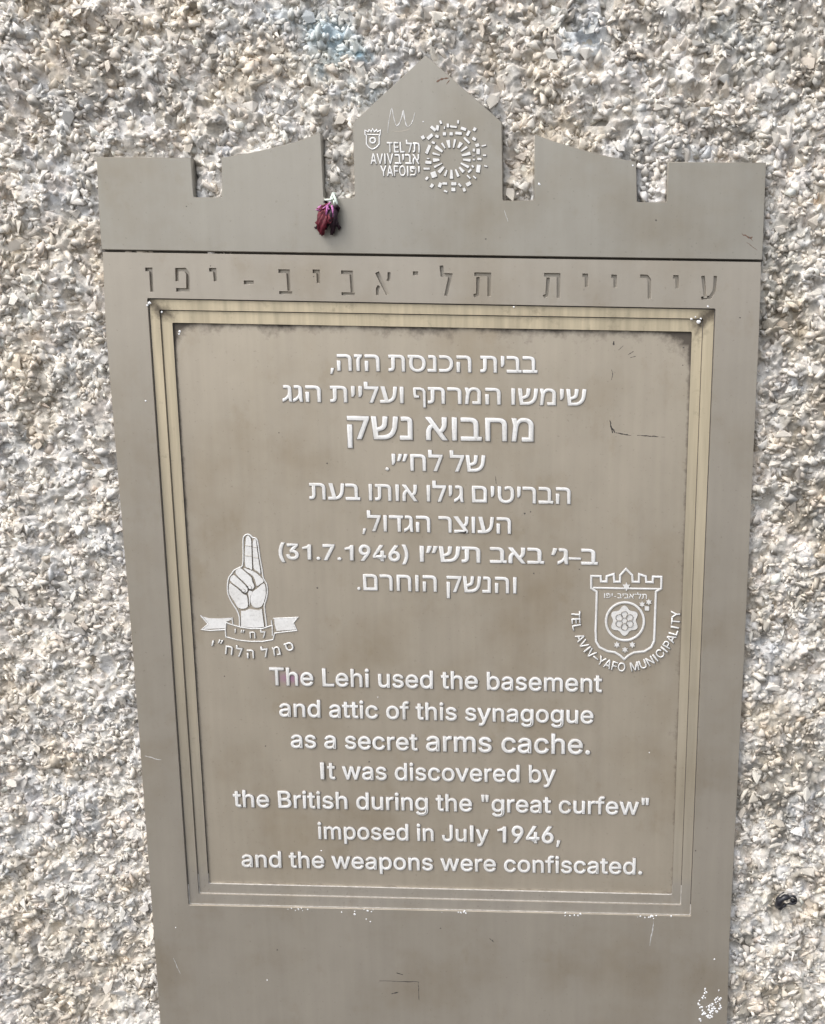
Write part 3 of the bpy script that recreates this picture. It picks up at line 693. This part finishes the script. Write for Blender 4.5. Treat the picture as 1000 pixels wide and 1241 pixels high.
# ------------------------------------------------------------------ the wall
def h2(ix, iz, k):                            # hash -> 0..1
    n = (ix.astype(np.int64)*73856093) ^ (iz.astype(np.int64)*19349663) ^ (k*83492791)
    n = (n ^ (n >> 13))*1274126177 & 0x7fffffff
    n = (n ^ (n >> 11))*668265263 & 0x7fffffff
    return (n % 100003)/100003.0
def vnoise(x, z, k):
    ix, iz = np.floor(x), np.floor(z); fx, fz_ = x-ix, z-iz; fx = fx*fx*(3-2*fx); fz_ = fz_*fz_*(3-2*fz_)
    a = h2(ix, iz, k); b = h2(ix+1, iz, k); c = h2(ix, iz+1, k); d = h2(ix+1, iz+1, k)
    return (a*(1-fx)+b*fx)*(1-fz_)+(c*(1-fx)+d*fx)*fz_
def fbm(x, z, k, o=4):
    s, a = 0, .5
    for i in range(o): s = s+a*vnoise(x*2**i, z*2**i, k+i); a *= .5
    return s/(1-.5**o)
def worley(x, z, k):
    """nearest cell: ids and offset"""
    ix, iz = np.floor(x), np.floor(z); best = np.full(x.shape, 9.0); bi = np.zeros(x.shape); bj = np.zeros(x.shape); dx_ = np.zeros(x.shape); dz_ = np.zeros(x.shape)
    for a in (-1, 0, 1):
        for b in (-1, 0, 1):
            cx_, cz_ = ix+a, iz+b; px = cx_+h2(cx_, cz_, k); pz = cz_+h2(cx_, cz_, k+1)
            # stretch each cell in its own direction
            th = h2(cx_, cz_, k+2)*pi; ex = x-px; ez = z-pz
            u = ex*np.cos(th)+ez*np.sin(th); v_ = -ex*np.sin(th)+ez*np.cos(th)
            d = u*u*.6+v_*v_*1.7
            mk = d < best; best = np.where(mk, d, best); bi = np.where(mk, cx_, bi); bj = np.where(mk, cz_, bj); dx_ = np.where(mk, ex, dx_); dz_ = np.where(mk, ez, dz_)
    return best, bi, bj, dx_, dz_
def in_poly(X, Z, poly):
    ins = np.zeros(X.shape, bool); n = len(poly)
    for i in range(n):
        x1, z1 = poly[i]; x2, z2 = poly[(i+1) % n]
        if z1 == z2: continue
        c = ((z1 > Z) != (z2 > Z)) & (X < (x2-x1)*(Z-z1)/(z2-z1)+x1); ins ^= c
    return ins
CP = [(a, b+ZB) for a, b in CROWN_XZ]; BP = [(a, b+ZB) for a, b in BODY_XZ]
def height(X, Z):
    """relief towards the viewer, metres, plus cell ids for the tint"""
    wx = X+.004*(fbm(X*90, Z*90, 71, 2)-.5); wz = Z+.004*(fbm(X*90+9, Z*90+5, 72, 2)-.5)
    big = (fbm(X*30, Z*30, 3, 3)-.5)*.0095
    d1, i1, j1, ex, ez = worley(wx*70, wz*70, 10)
    g = (h2(i1, j1, 20)-.5)*.0030+ex/70*(h2(i1, j1, 21)-.5)*.6+ez/70*(h2(i1, j1, 22)-.4)*.7
    d2, i2, j2, ex2, ez2 = worley(wx*190, wz*190, 30)
    act = (vnoise(X*40, Z*40, 88) > .38)
    g2 = .8*((h2(i2, j2, 40)-.5)*.0017+ex2/190*(h2(i2, j2, 41)-.5)*1.1+ez2/190*(h2(i2, j2, 42)-.4)*1.2)*np.where(act, 1, .45)
    hole = np.where(h2(i1, j1, 50) > .93, -.0055*np.clip(1-d1*2.5, 0, 1), 0)
    return big+g+g2+hole+(fbm(X*500, Z*500, 60, 2)-.5)*.0006, (i1, j1, i2, j2)
YM = .0072
def surf_y(X, Z):
    h, ids = height(X, Z); y = YM-h
    pl = in_poly(X, Z, CP) | in_poly(X, Z, BP)
    near = (np.abs(X) < .262) & (Z < .085) & (Z > ZB-.02)
    y = np.where(near, np.maximum(y, .0009+.25*np.clip(y+.001, 0, .01)), y)
    y = np.where(pl, np.maximum(y, .0092), y)
    return y, ids, pl
cs = [U(0, 0, .01), U(1000, 0, .01), U(0, 1241, .01), U(1000, 1241, .01)]
xa, xb = min(c[0] for c in cs)-.03, max(c[0] for c in cs)+.03; za, zb = min(c[2] for c in cs)-.03, max(c[2] for c in cs)+.03
def axis(a, b, lo, hi, f_, c_):
    return np.concatenate([np.arange(lo, a, c_), np.arange(a, b, f_), np.arange(b, hi, c_)])
AX = axis(xa, xb, -1.1, 1.1, .00125, .006); AZ = axis(za, zb, -1.2, .95, .00125, .006)
X, Z = np.meshgrid(AX, AZ)
Y, ids, PL = surf_y(X, Z)
def tint(X, Z, ids):
    i1, j1, i2, j2 = ids
    r = h2(i1, j1, 101); r2 = h2(i2, j2, 102)
    pal = np.array([(.70, .67, .62), (.74, .71, .68), (.64, .62, .59), (.68, .67, .67), (.62, .56, .48), (.70, .64, .59), (.56, .54, .51), (.76, .74, .71)])
    c = pal[(r*7.99).astype(int)]*.5+pal[(r2*7.99).astype(int)]*.5
    m = (.88+.24*fbm(X*130, Z*130, 105, 3))[..., None]; c = c*m
    # broad stains: brownish and bluish-grey patches
    b = np.clip((fbm(X*22, Z*22, 110, 3)-.53)*5, 0, 1)[..., None]; c = c*(1-b)+c*np.array((.90, .85, .77))*b
    g = np.clip((fbm(X*26+7, Z*26, 120, 3)-.54)*5, 0, 1)[..., None]; c = c*(1-g)+c*np.array((.85, .88, .93))*g
    lowr = np.clip((X-.02)*3.0+(.05-Z)*.35, 0, 1)[..., None]
    k = np.clip((fbm(X*45+3, Z*45, 130, 3)-.50)*5, 0, 1)[..., None]*lowr; c = c*(1-k*np.array((.50, .52, .56)))
    sat = fbm(X*60, Z*60, 140, 3)
    for px, py, rx, ry, col, am in ((428, 68, 22, 17, (.38, .62, .76), .95), (395, 40, 36, 20, (.48, .64, .74), .75), (445, 92, 12, 16, (.32, .44, .52), .8), (440, 112, 22, 20, (.48, .6, .68), .45),
                                    (712, 42, 22, 26, (.50, .60, .72), .55), (400, 85, 26, 12, (.50, .64, .72), .55), (350, 18, 40, 16, (.5, .60, .68), .4), (690, 60, 20, 16, (.5, .62, .76), .3),
                                    (880, 45, 34, 26, (.33, .36, .35), .5), (930, 330, 40, 60, (.40, .42, .40), .3)):
        q = U(px, py, .006); s = .00066
        d = np.exp(-(((X-q[0])/(rx*s))**2+((Z-q[2])/(ry*s))**2))*np.clip((sat-.28)*5.5, 0, 1)*am
        c = c*(1-d[..., None])+np.array(col)*d[..., None]
    return np.clip(c*np.array((1.01, 1.00, .98)), .03, .79)
COL = tint(X, Z, ids)
nz, nx = X.shape
V = np.stack([X, Y, Z+GZ], -1).reshape(-1, 3)
idx = np.arange(nz*nx).reshape(nz, nx)
# drop cells well inside the plaque (nothing can show there)
q = PL[:-1, :-1] & PL[1:, :-1] & PL[:-1, 1:] & PL[1:, 1:]
qq = q.copy()
for _ in range(6):
    z_ = np.zeros_like(qq); z_[1:-1, 1:-1] = qq[1:-1, 1:-1] & qq[:-2, 1:-1] & qq[2:, 1:-1] & qq[1:-1, :-2] & qq[1:-1, 2:]; qq = z_
keep = ~qq
F4 = np.stack([idx[:-1, :-1][keep], idx[:-1, 1:][keep], idx[1:, 1:][keep], idx[1:, :-1][keep]], 1)
def big_mesh(name, V, F4, COLS=None, smooth=False):
    me = bpy.data.meshes.new(name); k = F4.shape[1]
    me.vertices.add(len(V)); me.vertices.foreach_set('co', V.astype(np.float32).ravel())
    me.loops.add(F4.size); me.loops.foreach_set('vertex_index', F4.astype(np.int32).ravel())
    me.polygons.add(len(F4)); me.polygons.foreach_set('loop_start', np.arange(0, F4.size, k, dtype=np.int32))
    try: me.polygons.foreach_set('loop_total', np.full(len(F4), k, np.int32))
    except Exception: pass
    me.update(calc_edges=True); me.validate()
    if smooth: me.polygons.foreach_set('use_smooth', np.ones(len(me.polygons), bool))
    if COLS is not None:
        a = me.color_attributes.new('tint', 'FLOAT_COLOR', 'POINT')
        a.data.foreach_set('color', np.concatenate([COLS, np.ones((len(COLS), 1))], 1).astype(np.float32).ravel())
    return me
def stone_mat(name, src):
    k = NB(name)
    if src == 'attr': a = k.n('ShaderNodeAttribute', attribute_name='tint').outputs['Color']
    else: a = k.n('ShaderNodeObjectInfo').outputs['Color']
    cc = k.coord()
    if src == 'attr' and name == 'mortar':
        vo = k.n('ShaderNodeTexVoronoi'); vo.inputs['Scale'].default_value = 330; k.l(cc, vo.inputs['Vector'])
        sp = k.n('ShaderNodeSeparateColor'); k.l(vo.outputs['Color'], sp.inputs[0])
        a = k.mix(1.0, a, k.ramp(sp.outputs[0], [(0, G3(.80)), (.5, G3(.98)), (1, G3(1.12))]), 'MULTIPLY')
        n = k.noise(cc, 700, 3)
        a = k.mix(1.0, a, k.ramp(n, [(.3, G3(.84)), (.7, G3(1.1))]), 'MULTIPLY')
        bp = k.bump(sp.outputs[1], .0006, .8); bp = k.bump(n, .0004, .4, bp)
    else:
        n = k.noise(cc, 420, 4)
        a = k.mix(1.0, a, k.ramp(n, [(.3, G3(.85)), (.7, G3(1.08))]), 'MULTIPLY')
        bp = k.bump(n, .0004, .6)
    k.l(a, k.b.inputs['Base Color']); k.l(bp, k.b.inputs['Normal'])
    k.b.inputs['Roughness'].default_value = .78 if name == 'mortar' else .55
    k.b.inputs['Specular IOR Level'].default_value = .3
    return k.m
M['mortar'] = stone_mat('mortar', 'attr'); M['chips'] = stone_mat('stone_chips', 'attr'); M['chip'] = stone_mat('stone_chip', 'obj')
wall = link('rough_wall', big_mesh('rough_wall', V, F4, COL.reshape(-1, 3)), M['mortar'])
wall['label'] = 'rough pale wall of mortar and broken stone chips around and behind the bronze plaque'
wall['category'] = 'wall'
# the masonry the render coat sits on
def box(name, x0, x1, y0, y1, z0, z1):
    v = [(x, y, z) for x in (x0, x1) for y in (y0, y1) for z in (z0, z1)]
    return mesh(name, v, [(0, 1, 3, 2), (4, 6, 7, 5), (0, 4, 5, 1), (2, 3, 7, 6), (0, 2, 6, 4), (1, 5, 7, 3)])
M['masonry'] = plain('masonry', (.50, .47, .42), .9, 0, .35, 90, .006)
link('wall_core', box('wall_core', -3, 3, .0145, .30, 0, 2.9), M['masonry'], wall)
pv = link('bounce_pavement', box('bounce_pavement', -6, 6, -8, .30, -.15, 0), plain('bounce_pavement', (.075, .072, .07), .9, 0, .3, 30, .002)); pv['kind'] = 'structure'  # unseen ground, added for the light it bounces onto the plaque

# stone chips
def proto(seed):
    r = random.Random(seed); bm = bmesh.new()
    for _ in range(8):
        a = r.uniform(0, 2*pi); e = r.uniform(-1, 1); rr = sqrt(1-e*e)*r.uniform(.8, 1.0)
        bm.verts.new((rr*cos(a)*1.0, e*r.uniform(.14, .26), rr*sin(a)*r.uniform(.5, .85)))
    res = bmesh.ops.convex_hull(bm, input=bm.verts)
    bmesh.ops.delete(bm, geom=[x for x in bm.verts if not x.link_faces], context='VERTS')
    bmesh.ops.triangulate(bm, faces=bm.faces)
    me = bpy.data.meshes.new('stone_chip'); bm.to_mesh(me); bm.free(); return me
PRO = [proto(i) for i in range(16)]
PV = []; PF = []
for me in PRO:
    a = np.zeros(len(me.vertices)*3); me.vertices.foreach_get('co', a); PV.append(a.reshape(-1, 3))
    b = np.zeros(len(me.polygons)*3, np.int32); me.polygons.foreach_get('vertices', b) if hasattr(me.polygons[0], 'x') else None
    PF.append(np.array([tuple(p.vertices) for p in me.polygons], np.int32))
    me.materials.append(M['chip'])
N = 78000
px = RNG.uniform(xa-.10, xb+.10, N); pz = RNG.uniform(za-.06, zb+.06, N)
dens = .55+.9*np.clip((fbm(px*32, pz*32, 200, 3)-.38)*3.2, 0, 1)
kp = (RNG.uniform(0, 1, N) < dens)
ok = ~(in_poly(px, pz, CP) | in_poly(px, pz, BP)); kp &= ok
px, pz = px[kp], pz[kp]; N = len(px)
sy, _, _ = surf_y(px, pz)
size = np.clip(RNG.lognormal(math.log(.0042), .38, N), .0016, .0085)
# keep clear of the plaque rim
def clear(px, pz, s):
    o = np.ones(len(px), bool)
    for dx, dz in ((1, 0), (-1, 0), (0, 1), (0, -1)):
        o &= ~(in_poly(px+dx*s*.55, pz+dz*s*.55, CP) | in_poly(px+dx*s*.55, pz+dz*s*.55, BP))
    return o
kp = clear(px, pz, size); px, pz, sy, size = px[kp], pz[kp], sy[kp], size[kp]; N = len(px)
which = RNG.integers(0, 16, N); rots = []
pal = np.array([(.80, .78, .75), (.75, .72, .67), (.72, .69, .67), (.66, .63, .59), (.78, .74, .69), (.74, .69, .65), (.50, .49, .48), (.56, .51, .45), (.84, .83, .82), (.62, .64, .67), (.70, .62, .56)])
pr = np.array([.2, .13, .12, .1, .1, .08, .06, .05, .1, .04, .02]); pr /= pr.sum()
tc_ = (pal[RNG.choice(len(pal), N, p=pr)]*.75+.25*np.array((.74, .72, .69)))*RNG.uniform(.90, 1.02, (N, 1))
_, ids_c = height(px, pz); wt = tint(px, pz, ids_c); wn = wt/np.maximum(.01, wt.mean(1, keepdims=True)); wn = wn**1.35
tc_ = tc_*(.45+.55*wn)*(.70+.30*np.clip(wt.mean(1, keepdims=True)/.62, 0, 1.1))
tc_ = np.clip(tc_**.9*np.array((.95, .95, .94)), .03, .80)
ang = RNG.uniform(0, pi, N); tx = RNG.normal(0, .25, N); tz = RNG.normal(-.03, .25, N)
def rmat(a, b, c):
    return (Matrix.Rotation(c, 3, 'Z') @ Matrix.Rotation(b, 3, 'X') @ Matrix.Rotation(a, 3, 'Y'))
vis = []
for i in range(N):
    rel = np.array([px[i]-CX, CD, pz[i]-CZ]); d = RM @ rel; u = PPX+F*d[0]/d[1]; v_ = PPY-F*d[2]/d[1]
    vis.append(8 < u < IW-8 and 8 < v_ < IH-8)
vis = np.array(vis); order = np.argsort(-size*vis)[:298]; single = np.zeros(N, bool); single[order] = True
VV, FF, CC = [], [], []; off = 0
for i in range(N):
    R3 = rmat(ang[i], tx[i], tz[i]); s = size[i]
    near = abs(px[i]) < .262 and pz[i] < .09
    yy = sy[i]-s*.07
    if near: yy = max(yy, .0012+s*.35)
    elif single[i]: yy = sy[i]-s*.12
    if single[i]:
        o = bpy.data.objects.new('stone_chip', PRO[which[i]]); C.objects.link(o); o.parent = wall
        mt = R3.to_4x4(); mt = Matrix.Translation((px[i], yy, pz[i]+GZ)) @ mt @ Matrix.Scale(s, 4)
        o.matrix_local = mt; o.color = (*tc_[i], 1)
    else:
        vv = PV[which[i]] @ np.array(R3).T*s+np.array([px[i], yy, pz[i]+GZ]); VV.append(vv); FF.append(PF[which[i]]+off); off += len(vv)
        CC.append(np.repeat(tc_[i][None], len(vv), 0))
cm_ = big_mesh('small_stone_chips', np.concatenate(VV), np.concatenate(FF), np.concatenate(CC))
link('small_stone_chip', cm_, M['chips'], wall, kind='stuff')

# ------------------------------------------------------------------ black scrap caught in the wall
sx_ = lambda x, y: (920+x/16.67, 1060+y/16.67)
q0 = U(*sx_(530, 560), .001)
scrap = bpy.data.objects.new('rubber_scrap', None); C.objects.link(scrap); scrap.location = (q0[0], .0, q0[2]+GZ)
scrap['label'] = 'small curled black scrap of rubber caught in the rough wall at the lower right'; scrap['category'] = 'scrap'
def SP(x, y, d):
    a = U(*sx_(x, y), d); return Vector((a[0]-q0[0], a[1], a[2]-q0[2]))
def lump(name, pts, rad):
    v, f = tube([SP(*p) for p in pts], [r*.00065 for r in rad], 10)
    v = [Vector(p)+Vector((random.gauss(0, .00018), random.gauss(0, .00018), random.gauss(0, .00018))) for p in v]
    o = link(name, mesh(name, v, f, True), M['rubber'], scrap); md = o.modifiers.new('soft', 'SUBSURF'); md.levels = 1; md.render_levels = 1; return o
lump('thick_lobe', [(350, 660, .004), (390, 600, .000), (430, 520, -.002), (500, 460, -.0025), (580, 440, -.002), (640, 470, .001)], [3, 5.2, 5.6, 4.6, 3.6, 2])
lump('thick_lobe', [(390, 690, .003), (440, 660, .000), (500, 620, -.001), (560, 590, .001)], [2.5, 4.2, 3.4, 1.6])
lump('curled_rim', [(560, 520, .000), (590, 450, -.003), (660, 425, -.004), (730, 450, -.003), (770, 510, -.001), (740, 580, -.0005), (670, 590, -.001), (600, 580, -.001), (540, 600, .001)], [1.4, 1.6, 1.7, 1.6, 1.6, 1.9, 1.8, 1.4, 1.0])
lump('curled_rim', [(520, 350, .002), (440, 390, .000), (370, 460, .000), (325, 540, .002)], [1.0, 1.4, 1.4, 1.0])
lump('inner_fold', [(620, 510, .001), (680, 520, -.001), (740, 520, .001)], [2.2, 3.4, 2.0])
